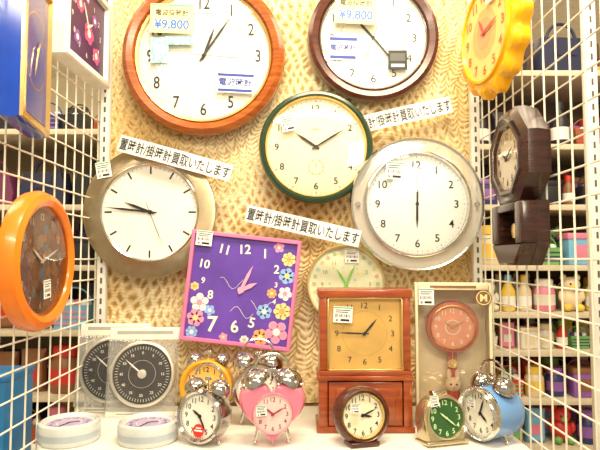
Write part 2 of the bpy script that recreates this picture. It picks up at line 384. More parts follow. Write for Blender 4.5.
# ============ fabric wall with real relief
W0,W1=-.50,.445
mb=MB(); mb.box(((W0+W1)/2,1.430,1.62),(W1-W0,.03,1.5),0); single('wall_back',None,None,mb,[mat('tan_board',(.55,.38,.16),.8)],kind='structure')
def fabric():
    nx,nz=420,520; x0=W0+.012; x1=W1-.012; z0=ZS+.004; z1=ZS+1.17
    vs=[];hs=[]; nn=noise.noise
    for j in range(nz+1):
        z=z0+(z1-z0)*j/nz
        for i in range(nx+1):
            x=x0+(x1-x0)*i/nx
            n1=nn((x*7,0,z*7)); n2=nn((x*7+9,3,z*7)); n3=nn((x*28,5,z*28)); n4=nn((x*28+4,8,z*28))
            wx=x+.030*n1+.009*n3+.014*math.sin(z*7+x*3); wz=z+.030*n2+.009*n4+.012*math.sin(x*9+z*4)
            a=wx/.030; fr=a-math.floor(a); arc=abs(math.sin(math.pi*a))
            ph=wz/.0135+1.15*arc+(0.5 if math.floor(a)%2 else 0)
            cord=.5+.5*math.sin(2*math.pi*ph)
            edge=min(1,min(fr,1-fr)/.12); spine=max(0,1-abs(fr-.5)/.09)
            h1=max(cord**.9*(.15+.85*edge),.7*spine)
            p=(wx+.6*wz)/.024; q=(wx-.6*wz)/.024
            h2=max(abs(math.cos(math.pi*p)),abs(math.cos(math.pi*q)))**4
            h2*=.75+.25*math.sin(2*math.pi*wz/.006)
            w=.5+1.6*nn((x*3.2+2,1,z*3.2))+.5*(z-1.65); w=max(0,min(1,w*1.6-.2))
            h=h1*(1-w)+h2*w
            h=h*.85+.22*nn((x*170,0,z*170))
            big=.004*math.sin(x*30+2*math.sin(z*5))+.004*nn((x*5,7,z*5))
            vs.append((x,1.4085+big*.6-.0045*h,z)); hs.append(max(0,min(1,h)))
    fs=[]
    for j in range(nz):
        o=j*(nx+1)
        for i in range(nx): fs.append((o+i,o+i+1,o+nx+2+i,o+nx+1+i))
    me=bpy.data.meshes.new('draped_netting'); me.from_pydata(vs,[],fs)
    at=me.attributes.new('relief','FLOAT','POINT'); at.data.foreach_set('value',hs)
    me.polygons.foreach_set('use_smooth',[True]*len(fs))
    m=bpy.data.materials.new('knitted_netting'); m.use_nodes=True; nt=m.node_tree; N=nt.nodes; L=nt.links; b=N['Principled BSDF']; b.inputs['Roughness'].default_value=.8
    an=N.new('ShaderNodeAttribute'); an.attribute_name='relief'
    cr=N.new('ShaderNodeValToRGB'); e_=cr.color_ramp.elements; e_[0].position=.02; e_[0].color=(.46,.29,.10,1); e_[1].position=.66; e_[1].color=(.93,.83,.57,1)  # tan of the holes plus shade painted into the crevices between cords
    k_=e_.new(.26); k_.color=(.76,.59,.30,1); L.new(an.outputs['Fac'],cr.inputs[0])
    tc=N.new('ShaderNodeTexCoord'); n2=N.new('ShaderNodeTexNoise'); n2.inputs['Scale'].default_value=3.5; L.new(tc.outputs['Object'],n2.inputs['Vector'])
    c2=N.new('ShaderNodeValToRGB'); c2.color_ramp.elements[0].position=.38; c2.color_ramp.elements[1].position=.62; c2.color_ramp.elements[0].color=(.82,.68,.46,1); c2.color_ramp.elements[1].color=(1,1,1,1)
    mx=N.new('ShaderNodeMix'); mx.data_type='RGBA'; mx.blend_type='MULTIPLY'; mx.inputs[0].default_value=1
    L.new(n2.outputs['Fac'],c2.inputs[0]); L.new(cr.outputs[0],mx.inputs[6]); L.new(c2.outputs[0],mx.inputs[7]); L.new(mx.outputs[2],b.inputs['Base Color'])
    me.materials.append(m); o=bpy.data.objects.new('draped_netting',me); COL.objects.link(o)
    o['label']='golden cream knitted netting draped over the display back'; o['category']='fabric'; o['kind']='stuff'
fabric()
# ============ shelf
mb=MB(); mb.box((-.029,1.225,ZS-.0125),(.93,.34,.024),0,.003); mb.box((-.029,1.06,ZS-.022),(.93,.012,.05),0,.003)
o=single('display_shelf','white display shelf holding the small clocks','shelf',mb,[M_white])
# ============ grids
def grid(X,y0,y1,z0,z1,lab):
    mb=MB(); r_=.0019; st=.05; y=y0
    while y<=y1+1e-4:
        mb.tube([(X,y,z0),(X,y,z1)],r_,0,6); y+=st
    z=z0+.05
    while z<=z1+1e-4:
        mb.tube([(X+.003,y0,z),(X+.003,y1,z)],r_,0,6); z+=st
    for y in(y0,y1): mb.tube([(X,y,z0),(X,y,z1)],.0035,0,8)
    single('wire_grid_panel',lab,'wire grid',mb,[M_wire],group='white wire grid panels')
grid(-.516,.62,1.42,0,2.25,'white coated wire grid panel at the side of the display')
grid(.452,.62,1.42,0,2.25,'white coated wire grid panel carrying the dark wood clock')
for X in (-.487,.437):
    mb=MB(); mb.box((0,0,0),(.022,.02,1.35),0,.002)
    for i in range(52): mb.box((0,-.0101,-.65+i*.025),(.005,.0008,.014),1)
    single('slotted_upright','white slotted metal upright at the edge of the display','upright',mb,[M_white,mat('slot_shadow',(.12,.10,.08),.8)],(X,1.387,ZS+.68),group='slotted uprights')
# ============ mantel clock
c=G(366,433); k=c.y/F; w=92*k; H=140*k
e=top('mantel_clock','reddish wood mantel clock with square gold dial and drawer base','clock',(c.x,c.y,ZS),(0,0,R(0)))
D=.095; zb=55*k
mb=MB()
mb.box((0,D/2,.006),(w*1.05,D+.006,.012),0,.002); mb.box((0,D/2,zb-.005),(w*1.04,D+.006,.01),0,.002)
mb.box((-w/2+.009,D/2,zb/2),(.018,D,zb-.014),0,.001); mb.box((w/2-.009,D/2,zb/2),(.018,D,zb-.014),0,.001); mb.box((0,D-.004,zb/2),(w-.02,.008,zb-.014),0)
part(e,'base',mb,[M_mant])
mb=MB(); mb.box((0,.008,zb/2),(w-.040,.012,zb-.026),0,.002); mb.box((0,-.0005,zb/2),(w-.07,.006,zb-.05),0,.0025)
part(e,'drawer',mb,[M_mant])
z0=zb; hh=H-zb
mb=MB(); st=.0155
mb.box((-w/2+st/2+.002,D/2,z0+hh/2),(st,D,hh-.024),0,.002); mb.box((w/2-st/2-.002,D/2,z0+hh/2),(st,D,hh-.024),0,.002)
mb.box((0,D/2,z0+hh-.009),(w+.004,D+.006,.018),0,.003); mb.box((0,D/2,z0+.005),(w-.002,D+.003,.012),0,.002); mb.box((0,D-.006,z0+hh/2),(w-.02,.008,hh-.03),0)
part(e,'case',mb,[M_mant])
zc=z0+.010+(hh-.027)/2; dw=w-2*st-.004; dh=hh-.027
M_gd=mat('gold_dial_plate',(.82,.50,.13),.35,.35,noise=.06)
mb=MB(); mb.prism([(-dw/2,zc-dh/2),(dw/2,zc-dh/2),(dw/2,zc+dh/2),(-dw/2,zc+dh/2)],-.022,-.012,0)
o=MB()
for i in range(1,13):
    a=i*math.pi/6; q=1/max(abs(math.sin(a)),abs(math.cos(a))); q=1+(q-1)*.45
    o.text(str(i),.0125,dw*.37*q*math.sin(a),dw*.37*q*math.cos(a),0,1)
ticks(o,dw*.30,.002,.0006,0,1)
mb.add([(v.x,.0115,v.z+zc) for v in o.v],o.f,1)
part(e,'dial',mb,[M_gd,M_black],'square gold dial with black numerals')
hands(e,40,272,None,dw*.42,-.0105,M_black,.004,.003,z=zc,lh=.6,lm=.85)
mb=MB()
for (x,z,a,b) in ((-dw/2+.002,zc,.004,dh),(dw/2-.002,zc,.004,dh),(0,zc+dh/2-.002,dw,.004),(0,zc-dh/2+.002,dw,.004)): mb.box((x,.004,z),(a,.008,b),0,.001)
part(e,'dial_frame',mb,[M_gold],'thin gold frame around the dial')
mb=MB(); mb.rect(0,zc,dw-.002,dh-.002,-.005,0); part(e,'cover_glass',mb,[M_glass],'flat clear cover glass')
tag(e,(344-366)*k,H-25*k,-.003,19*k,16*k,R(3),0)
# ============ boxed pink clock
c=G(457,428); k=c.y/F; w=74*k; H=141*k; D=.06
e=top('boxed_pendulum_clock','cream window box holding pink pendulum clock and rabbit figure','boxed clock',(c.x-.004,c.y,ZS),(0,0,R(-10)))
M_bx=mat('cream_carton',(.84,.74,.48),.5); M_bx2=mat('brown_print',(.25,.12,.04),.6)
mb=MB(); b_=.006
mb.box((-w/2+b_/2,D/2,H/2),(b_,D,H),0,.001); mb.box((w/2-b_/2,D/2,H/2),(b_,D,H),0,.001); mb.box((0,D/2,H-.007),(w-.014,D,.014),0,.001); mb.box((0,D/2,.008),(w-.014,D,.016),0,.001); mb.box((0,D-.002,H/2),(w-.014,.004,H-.02),1)
mb.rect(0,.008,w*.5,.003,.0006,2); mb.rect(0,H-.007,w*.6,.005,.0012,2)
part(e,'carton',mb,[M_bx,mat('tan_carton_inside',(.86,.70,.42),.6),M_bx2])
mb=MB(); mb.box((0,.0035,H/2+.001),(w-.013,.0008,H-.032),0); part(e,'window',mb,[M_glass],'clear plastic window')
mb=MB(); mb.disc(.017,.002,1,w/2-.017,H-.030); mb.disc(.0150,.0022,0,w/2-.017,H-.030,r0=.0135); mb.text('M',.015,w/2-.017,H-.030,.0026,0,bold=.03); part(e,'emblem',mb,[M_tagy,M_bx2],'round dark emblem sticker')
zc=H-44*k; rr=25*k
mb=MB(); mb.lathe([(0,-.045),(rr,-.045),(rr*1.05,-.03),(rr,-.014),(rr*.88,-.010),(rr*.84,-.018)],0,c=(0,0,zc)); mb.box((0,.040,zc-.07),(.02,.008,.12),0,.002); mb.box((0,.032,.026),(.08,.03,.02),0,.004)
part(e,'clock_body',mb,[mat('rose_pink',(.70,.17,.10),.3)])
mb=MB(); mb.lathe([(rr*.90,-.0095),(rr*.86,-.0085),(rr*.82,-.0125)],0,48,c=(0,0,zc)); part(e,'bezel',mb,[M_gold],'thin gold bezel')
mb=MB(); o=MB(); o.disc(rr*.86,0,0); nums(o,rr*.66,.009,.0006,1,bold=.01); o.disc(rr*.3,.0005,1,0,0,r0=rr*.27)
mb.v=[Vector((v.x,v.y+.017,v.z+zc)) for v in o.v]; mb.f=o.f; mb.m=o.m; mb.s=o.s
part(e,'dial',mb,[mat('coral_dial',(.88,.36,.20),.5),M_dialw])
hands(e,305,60,None,rr*.8,-.0155,M_gold,.003,.0025,z=zc,lh=.5,lm=.7)
mb=MB(); mb.tube([(0,.030,zc-rr),(0,.030,zc-rr-.02)],.0012,0); mb.lathe([(0,.004),(.010,.003),(.011,0),(0,-.001)],0,20,c=(0,.030,zc-rr-.026)); part(e,'pendulum',mb,[M_gold],'small gold pendulum')
mb=MB(); zr=.058; M_rab=mat('cream_plush',(.84,.60,.36),.8,bump=.5,scale=400); M_rd=mat('red_cloth',(.5,.06,.04),.7)
mb.ball((0,.025,zr),(.017,.012,.019),3); mb.ball((0,.022,zr+.028),(.019,.014,.016))
for s_ in(-1,1):
    mb.ball((s_*.009,.024,zr+.048),(.0055,.0035,.013)); mb.ball((s_*.010,.016,zr-.016),(.008,.011,.007)); mb.ball((s_*.018,.02,zr+.004),(.006,.006,.010)); mb.ball((s_*.006,.0085,zr+.031),.002,1)
mb.ball((0,.008,zr+.025),.0022,2)
part(e,'rabbit_figure',mb,[M_rab,M_black,M_pink,M_rd],'small cream rabbit figure')
tag(e,(431-457)*k,H-13*k,.003,15*k,17*k,0,0)
# ============ bell clocks
def tilt(x,y,z,ay,ax=0):
    return Matrix.Translation((x,y,z))@Matrix.Rotation(ay,4,'Y')@Matrix.Rotation(R(-90)+ax,4,'X')
def bellclock(name,label,loc,rz,Rb,depth,lift,mbody,mdial,mbell,ha,ma,heart=False,bell=.5,mnum=None,tilt_back=0,handle=True,mhand=None,jewel=False,group=None,bells=True,mring=None):
    e=top(name,label,'alarm clock',loc,(R(-tilt_back),0,R(rz)),group)
    zc=Rb+lift; mb=MB(); hd=depth/2
    if heart:
        def Hc(q):
            return [(q*1.24*Rb/16*16*math.sin(t)**3, zc+q*1.16*Rb/14.5*(13*math.cos(t)-5*math.cos(2*t)-2*math.cos(3*t)-math.cos(4*t)+1.7)) for t in [2*math.pi*i/64 for i in range(64)]]
        mb.layers([(Hc(.86),-hd),(Hc(.97),-hd*.75),(Hc(1),-hd*.3),(Hc(1),hd*.4),(Hc(.96),hd*.8),(Hc(.88),hd)],0,sm=True)
        rd=Rb*.70; df=hd+.002
        mb.lathe([(rd*1.08,hd-.012),(rd*1.10,hd-.001),(rd*1.04,hd+.005),(rd,hd+.002)],0,48,c=(0,0,zc))
    else:
        mb.lathe([(0,-hd),(Rb*.8,-hd),(Rb*.95,-hd*.8),(Rb,-hd*.5),(Rb,hd*.7)],0,48,c=(0,0,zc))
        mb.lathe([(Rb,hd*.7),(Rb*1.03,hd*.8),(Rb*1.03,hd),(Rb*.95,hd*1.12),(Rb*.87,hd),(Rb*.86,hd*.7)],1,48,c=(0,0,zc))
        rd=Rb*.87; df=hd*.75
    part(e,'case',mb,[mbody,mring or mbody])
    mb=MB(); o=MB(); o.disc(rd,0,0); nums(o,rd*.75,rd*.23,.0006,1,bold=.01); ticks(o,rd*.97,rd*.06,rd*.018,.0005,1)
    mb.v=[Vector((v.x,v.y-df,v.z+zc)) for v in o.v]; mb.f=o.f; mb.m=o.m; mb.s=o.s
    part(e,'dial',mb,[mdial,mnum or M_black])
    hands(e,ha,ma,None,rd,df+.0012,mhand or M_black,rd*.10,rd*.08,z=zc,lh=.5,lm=.72)
    if bells:
        br=Rb*bell
        for s_ in(-1,1):
            a=R(30)*s_; cx=math.sin(a)*(Rb+br*.25); cz=zc+math.cos(a)*(Rb+br*.25)
            mb=MB(); T=tilt(cx,0,cz,a)
            mb.lathe([(br*.9,.0),(br,0),(br*1.0,br*.15),(br*.93,br*.42),(br*.74,br*.72),(br*.45,br*.92),(br*.12,br),(br*.12,br*1.1),(0,br*1.14)],0,32,M=T)
            mb.lathe([(br*.1,-br*.5),(br*.1,br*.9)],0,10,M=T)
            if jewel:
                for q in range(10):
                    b2=q*.628; v=T@Vector((br*.92*math.cos(b2),-br*.45,br*.92*math.sin(b2))); mb.ball(v,.0024,1,n=8)
            part(e,'bell',mb,[mbell,mat('jewel_white',(.95,.85,.88),.1)],'domed metal bell')
        mb=MB(); mb.tube([(0,0,zc+Rb*.95),(0,0,zc+Rb+br*.9)],Rb*.04); mb.box((0,0,zc+Rb+br*.9),(Rb*.28,Rb*.12,Rb*.12),0,.001); part(e,'hammer',mb,[M_steel])
        if handle:
            zz=zc+Rb+br*.9; pts=[(Rb*.62*math.cos(t),0,zz+Rb*.10+Rb*.5*math.sin(t)) for t in [math.pi*i/14 for i in range(15)]]
            mb=MB(); mb.tube(pts,Rb*.05); part(e,'carry_handle',mb,[M_steel])
    for s_ in(-1,1):
        a=R(38)*s_; x0=math.sin(a)*Rb*.9; z0=zc-math.cos(a)*Rb*.9
        if heart: x0=s_*Rb*.5; z0=zc-Rb*.45
        mb=MB(); mb.tube([(x0,0,z0),(x0*1.25,0,.004)],Rb*.07); mb.ball((x0*1.25,0,Rb*.09),Rb*.09,n=12); part(e,'foot',mb,[M_steel])
    return e
M_sh=mat('dark_chrome',(.55,.53,.50),.11,1.0,noise=.05)
e=bellclock('twin_bell_alarm_clock','silver twin bell alarm clock with white dial and red sticker',(P(204,447,1.115).x,1.115,ZS),-24,.049,.052,.004,M_sh,M_dialw,M_sh,300,150,tilt_back=6,bell=.45)
mb=MB(); mb.disc(.0125,.0290,0,.004,.028,n=24); mb.rect(.004,.028,.018,.003,.0294,1); mb.rect(.004,.033,.012,.0025,.0294,1); part(e,'sticker',mb,[mat('red_sticker',(.75,.03,.02),.4),M_paper],'round red sticker')
e=bellclock('twin_bell_alarm_clock','orange and yellow twin bell alarm clock behind the silver one',(P(208,400,1.26).x,1.26,ZS),-5,.056,.045,.024,mat('amber_plastic',(.92,.40,.02),.25),mat('yellow_dial',(.92,.55,.12),.5),M_sh,320,100,bell=.30,handle=False)
e=bellclock('heart_alarm_clock','pink heart-shaped alarm clock with large jewelled silver bells',(P(272,447,1.11).x,1.11,ZS),6,.052,.05,.012,mat('heart_pink',(.86,.22,.32),.15,noise=.02,coat=.8),mat('pale_pink_dial',(.92,.64,.60),.5),M_sh,310,60,heart=True,bell=.56,jewel=True,mhand=mat('plum_ink',(.35,.05,.10),.5),mnum=mat('plum_ink',(0,0,0)))
tag(e,-.022,.072,.032,.020,.020,R(-4),0)
e=bellclock('twin_bell_alarm_clock','silver twin bell alarm clock standing behind the pink heart clock',(P(258,400,1.24).x,1.24,ZS),0,.052,.04,.025,M_sh,M_dialw,M_sh,60,200,bell=.5)
e=bellclock('twin_bell_alarm_clock','light blue twin bell alarm clock turned to the side',(.384,1.135,ZS),-62,.050,.088,.006,mat('sky_blue_enamel',(.17,.38,.78),.2,noise=.02,coat=.5),M_dialw,M_sh,130,20,bell=.45,mring=M_steel)
tag(e,-.01,.075,.0465,.018,.018,0,0)
# ============ round brown desk clock
c=P(362,440,1.105); Rb=.054
e=top('desk_clock','round dark wood desk clock with cream dial on a small foot','clock',(c.x,1.105,ZS),(R(-6),0,R(14)))
zc=Rb+.002
mb=MB(); mb.lathe([(0,-.02),(Rb*.9,-.02),(Rb,-.012),(Rb*1.02,.004),(Rb*.98,.015),(Rb*.88,.020),(Rb*.80,.016),(Rb*.77,.006)],0,c=(0,0,zc)); part(e,'case',mb,[M_dark])
mb=MB(); mb.box((0,.002,.004),(.06,.045,.008),0,.003); part(e,'foot',mb,[M_dark])
mb=MB(); mb.lathe([(Rb*.80,.017),(Rb*.78,.019),(Rb*.74,.014)],0,c=(0,0,zc)); part(e,'bezel',mb,[M_gold])
mb=MB(); mb.disc(Rb*.79,.009,0,0,zc); o=MB(); nums(o,Rb*.60,.0095,.0098,1,bold=.01); ticks(o,Rb*.74,.002,.0006,.0098,1); mb.add([(v.x,v.y,v.z+zc) for v in o.v],o.f,1); part(e,'dial',mb,[M_dial,M_black])
hands(e,100,68,None,Rb*.75,.0105,M_black,.004,.003,z=zc)
tag(e,-.018,zc+.016,.021,.02,.018,R(6),0)
# ============ green faced alarm clock
c=P(443,440,1.115)
e=top('square_alarm_clock','pale gold alarm clock with arched top and dark green dial','clock',(c.x,1.115,ZS),(R(-8),0,R(16)))
def arch(w,h,q=1.0,cz=.045):
    pts=[(-w*.90,.0),(w*.90,.0)]+[(w*math.cos(t),h-w+w*math.sin(t)) for t in [math.pi*i/24 for i in range(25)]]
    return [(x*q,(z-cz)*q+cz) for x,z in pts]
M_ch=mat('champagne_metal',(.66,.57,.36),.2,.85)
mb=MB(); mb.layers([(arch(.043,.090,.86),-.034),(arch(.043,.090,.95),-.030),(arch(.045,.094),-.018),(arch(.045,.094),.006),(arch(.045,.094,.97),.014),(arch(.045,.094,.90),.018)],0,sm=True)
mb.box((0,.005,.004),(.090,.058,.008),0,.003)
part(e,'case',mb,[M_ch])
mb=MB(); zc=.049; rd=.037
mb.disc(rd,.0188,0,0,zc); mb.lathe([(rd,.016),(rd+.0035,.022),(rd,.0225),(rd-.001,.019)],2,48,c=(0,0,zc)); o=MB(); nums(o,.0285,.0095,.0194,1,bold=.01); mb.add([(v.x,v.y,v.z+zc) for v in o.v],o.f,1)
part(e,'dial',mb,[mat('dark_green_dial',(.03,.11,.025),.4),mat('lume',(.65,.85,.45),.4),M_ch],'dark green dial with pale numerals')
hands(e,310,130,None,.033,.020,mat('lume',(0,0,0)),.003,.0025,z=zc)
mb=MB(); mb.box((0,.006,.095),(.030,.018,.008),0,.003); part(e,'snooze_button',mb,[M_steel])
tag(e,-.024,.082,.0230,.018,.02,R(-5),0)
# ============ blister packs
M_card=mat('white_card_back',(.88,.85,.74),.6); M_dg=mat('charcoal_dial',(.045,.04,.038),.4)
for (px,py,d,rz,lab) in ((141,416,1.30,2,'clear blister pack with round dark dial timer'),(110,411,1.335,0,'clear blister pack with round dark dial timer, partly hidden')):
    g=G(px,py); k=d/F; w=70*k; H=86*k
    e=top('blister_pack',lab,'packaged timer',(P(px,py,d).x,d,ZS),(R(-9),0,R(rz)),'blister packed timers')
    mb=MB(); mb.box((0,0,H*.93),(w,.002,H*.14),0,.0005); mb.rect(0,H-.012,w*.8,.008,.0011,1); part(e,'header_card',mb,[M_card,mat('grey_print',(.40,.38,.33),.6)],'white printed header card')
    mb=MB(); mb.box((0,0,H*.025),(w,.002,H*.05),0,.0005); mb.rect(0,.005,w*.7,.003,.0011,1); part(e,'footer_card',mb,[M_card,mat('grey_print',(0,0,0))])
    mb=MB(); mb.box((0,.0005,H/2),(w*.985,.0008,H*.98),0); part(e,'backing_sheet',mb,[mat('clear_sheet',(.92,.90,.82),.08,0,alpha=.25,noise=0,coat=1.0)],'clear backing sheet')
    zc=H*.47; rr=w*.455
    mb=MB(); mb.lathe([(0,.001),(rr,.001),(rr,.012),(rr*.95,.015),(rr*.92,.015),(rr*.90,.011),(0,.010)],0,c=(0,0,zc)); part(e,'timer_ring',mb,[mat('silver_plastic',(.70,.66,.57),.3,.5)])
    mb=MB(); mb.disc(rr*.90,.0115,0,0,zc); o=MB(); ticks(o,rr*.84,rr*.09,.0008,.012,1)
    for i in range(12): o.text(str(i*5 if i else 0),.0062,rr*.64*math.sin(i*math.pi/6),rr*.64*math.cos(i*math.pi/6),.0122,1)
    mb.add([(v.x,v.y,v.z+zc) for v in o.v],o.f,1); mb.lathe([(.010,.0115),(.010,.014),(.005,.015),(0,.015)],2,24,c=(0,0,zc)); mb.disc(rr*.42,.0120,2,0,zc,r0=rr*.41); part(e,'dial',mb,[M_dg,M_dialw,mat('silver_plastic',(0,0,0))],'charcoal dial with white graduations')
    hand(e,'pointer',-50,rr*.7,.003,.0125,M_dialw,z=zc)
    mb=MB(); mb.layers([([(x*q*w*.49,H*.46+z*q*H*.40) for x,z in ((-1,-1),(1,-1),(1,1),(-1,1))],dd) for q,dd in((1,.0017),(.985,.018),(.94,.021))],0); part(e,'blister',mb,[M_glass],'clear plastic blister')
# ============ flat discs
for px,lab in((69,'round white plastic clock lying flat with lilac dial'),(148,'white plastic flat clock with lilac dial beside silver alarm clock')):
    c=P(px,440,1.135); rr=.0590
    e=top('flat_table_clock',lab,'clock',(c.x,1.135,ZS),(0,0,0),'white table clocks lying flat')
    U=Matrix.Rotation(R(-90),4,'X')
    mb=MB(); mb.lathe([(0,0),(rr*.94,0),(rr,.005),(rr,.030),(rr*.97,.037),(rr*.88,.040),(rr*.82,.037),(rr*.80,.032),(0,.032)],0,M=U); mb.lathe([(rr*1.003,.010),(rr*1.003,.022)],1,M=U); part(e,'case',mb,[mat('milky_grey_plastic',(.66,.69,.68),.2,coat=.4),mat('blue_grey_band',(.44,.50,.55),.3)])
    mb=MB(); mb.disc(rr*.80,.0325,0,M=U); mb.disc(rr*.76,.0328,1,M=U); mb.disc(rr*.40,.033,0,r0=rr*.38,M=U)
    o=MB(); nums(o,rr*.58,.010,.0333,2,bold=.01); mb.add([U@v for v in o.v],o.f,2); part(e,'dial',mb,[M_dialw,mat('lilac_dial',(.46,.38,.58),.4),mat('violet_ink',(.14,.08,.30),.5)],'lilac dial')
    for nm,a,l in(('hour_hand',60,.02),('minute_hand',200,.03)):
        hb=MB(); hb.prism([(-.001,-.004),(.001,-.004),(.001,l),(-.001,l)],.0337,.0343,0,M=U@Matrix.Rotation(R(a),4,'Y')); part(e,nm,hb,[M_black])
# ============ side-mounted clocks
rr=.128
e=top('wall_clock','round wall clock with thick bright orange rim on the wire grid','clock',(-.484,1.045,P(38,261,1.0).z),(0,0,R(90)))
mb=MB(); mb.lathe([(0,-.022),(rr*.9,-.022),(rr,-.014),(rr*1.02,0),(rr*.97,.014),(rr*.88,.019),(rr*.80,.014),(rr*.76,.0),(0,-.001)],0,72); part(e,'rim',mb,[M_orange])
mb=MB(); mb.disc(rr*.77,.001,0)
for i in range(70):
    a=random.random()*6.28; q=math.sqrt(random.random())*rr*.68; mb.disc(random.uniform(.004,.013),.0012+.00001*i,random.choice([3,4,5,2,4]),q*math.cos(a),q*math.sin(a),n=12)
nums(mb,rr*.64,.013,.0026,1,bold=.01)
part(e,'dial',mb,[mat('russet_dial',(.26,.15,.09),.15,coat=1.0),mat('dim_cream',(.7,.62,.46),.5),mat('rust',(.50,.20,.06),.5,coat=1.0),mat('blue_grey_dot',(.16,.25,.30),.5,coat=1.0),mat('brown_dot',(.30,.17,.10),.5,coat=1.0),mat('tan_dot',(.38,.26,.15),.5,coat=1.0)],'russet dial printed with a mottled picture')
hands(e,300,70,None,rr*.7,.004,M_dialw,.005,.004); crystal(e,rr*.79,.010,.004)
tag(e,.0,-.052,.0145,.028,.034,R(-5),0)
e=top('square_wall_clock','square wall clock with deep white frame and purple pink face','clock',(-.488,1.235,P(78,28,1.24).z),(0,0,R(89)))
s=.125; hh_=.105
rc=lambda q:[(-s*q,-hh_*q),(s*q,-hh_*q),(s*q,hh_*q),(-s*q,hh_*q)]
mb=MB(); mb.layers([(rc(1),-.022),(rc(1),.014),(rc(.97),.017),(rc(.86),.017),(rc(.84),.006)],0,caps=False); mb.prism(rc(.99),-.022,.004,0); part(e,'frame',mb,[M_white])
mb=MB(); mb.rect(0,0,s*1.70,hh_*1.70,.0065,0)
for x,z,q,m in ((-.3,.35,.15,1),(.35,.3,.12,2),(.1,-.1,.2,1),(-.4,-.4,.14,2),(.45,-.45,.16,1),(0,.6,.08,2)):
    for kk in range(5):
        a=kk*1.2566; mb.disc(q*s*.5,.007+.0001*m,m,(x+q*.6*math.cos(a))*s,(z+q*.6*math.sin(a))*hh_,n=12)
    mb.disc(q*s*.4,.0076,3,x*s,z*hh_,n=12)
nums(mb,s*.62,.012,.0078,3,bold=.01,rz=hh_*.62)
part(e,'dial',mb,[mat('aubergine',(.07,.015,.09),.35),mat('hot_pink',(.75,.10,.3),.4),mat('violet',(.3,.1,.45),.4),M_dialw])
hands(e,60,330,None,.07,.009,M_dialw,.005,.004)
e=top('square_wall_clock','glossy blue wall clock with gold edges seen nearly edge-on','clock',(-.480,.965,P(20,48,.95).z),(0,0,R(101)))
s=.085; hh_=.135
mb=MB(); mb.layers([(rc(1),-.020),(rc(1.02),.0),(rc(1),.014)],0); part(e,'case',mb,[mat('cobalt_gloss',(.01,.06,.45),.12)])
mb=MB(); mb.layers([(rc(1.0),.0142),(rc(1.0),.020),(rc(.93),.022),(rc(.88),.0145)],0,caps=False); part(e,'trim',mb,[M_gold],'gold trim')
mb=MB(); mb.rect(0,0,s*1.75,hh_*1.75,.0150,0); mb.disc(s*.8,.0153,1,r0=s*.77); part(e,'dial',mb,[mat('blue_dial',(.02,.07,.42),.15,coat=.5),M_gold])
hands(e,40,200,None,.07,.017,M_gold,.006,.005)
# yellow petal clock
e=top('wall_clock','round wall clock with scalloped bright yellow rim on wire grid','clock',(.405,1.15,P(497,34,1.15).z),(0,0,R(-82)))
rr=.130
def pet(q): return [((rr*q*(1+.045*math.cos(14*t)))*math.cos(t),(rr*q*(1+.045*math.cos(14*t)))*math.sin(t)) for t in [2*math.pi*i/168 for i in range(168)]]
M_yel=mat('yellow_plastic',(.97,.47,.006),.25)
mb=MB(); mb.layers([(pet(.9),-.02),(pet(1),-.012),(pet(1),.006),(pet(.93),.016),(pet(.84),.018)],0,sm=True); mb.lathe([(rr*.8,.016),(rr*.79,.024),(rr*.75,.024),(rr*.73,.018)],0); part(e,'rim',mb,[M_yel])
mb=MB(); mb.disc(rr*.76,.019,0); nums(mb,rr*.60,.02,.0198,1,bold=.02); mb.disc(rr*.40,.0194,2); mb.disc(rr*.25,.0196,3)
part(e,'dial',mb,[mat('pale_yellow_dial',(.88,.60,.20),.5),mat('orange_ink',(.6,.15,.02),.5),mat('apricot',(.85,.42,.14),.5),mat('dial_tan',(.6,.34,.14),.5)])
hands(e,330,80,None,rr*.65,.021,mat('red_hand',(.65,.03,.02),.4),.006,.005)
mb=MB(); mb.box((0,.034,0),(.05,.028,.05),0,.003); part(e,'movement_housing',mb,[M_black])
tag(e,.04,.065,.0245,.035,.03,R(5),0)
# dark pendulum clock
zc=P(525,160,1.08).z
e=top('pendulum_wall_clock','dark wood pendulum wall clock with octagonal head on wire grid','clock',(.422,1.075,zc),(0,0,R(-90)))
def octo(q,cz=0): return [(q*math.cos(R(22.5+45*i)),cz+q*math.sin(R(22.5+45*i))) for i in range(8)]
M_vd=wood('near_black_wood',(.024,.008,.006),(.055,.017,.009),.25,coat=.3)
mb=MB(); mb.layers([(octo(.098),-.024),(octo(.104),.0),(octo(.102),.018),(octo(.088),.026),(octo(.074),.020)],0); mb.layers([(octo(.076),.019),(octo(.073),.026),(octo(.066),.026),(octo(.060),.018)],0,caps=False); part(e,'head',mb,[M_vd])
mb=MB(); low=[(-.078,-.086),(.078,-.086),(.078,-.164),(.060,-.184),(.042,-.204),(-.042,-.204),(-.060,-.184),(-.078,-.164)]
mb.prism(low,-.024,.000,0)
for (x,z,sx_,sz_) in ((-.061,-.125,.034,.078),(.061,-.125,.034,.078),(0,-.094,.090,.016)): mb.box((x,-.012,z),(sx_,.030,sz_),0,.004)
mb.layers([([(-.078,-.164),(.078,-.164),(.060,-.184),(.042,-.204),(-.042,-.204),(-.060,-.184)],-.002),([(-.078,-.164),(.078,-.164),(.060,-.184),(.042,-.204),(-.042,-.204),(-.060,-.184)],.024),([(-.072,-.166),(.072,-.166),(.056,-.182),(.039,-.200),(-.039,-.200),(-.056,-.182)],.028)],0)
part(e,'pendulum_case',mb,[M_vd])
mb=MB(); mb.disc(.060,.0205,0); nums(mb,.045,.013,.0212,1,bold=.01); ticks(mb,.056,.002,.0007,.021,1); part(e,'dial',mb,[mat('aged_dial',(.46,.35,.22),.3,coat=.8),M_black])
hands(e,300,60,None,.05,.022,M_black,.005,.004)
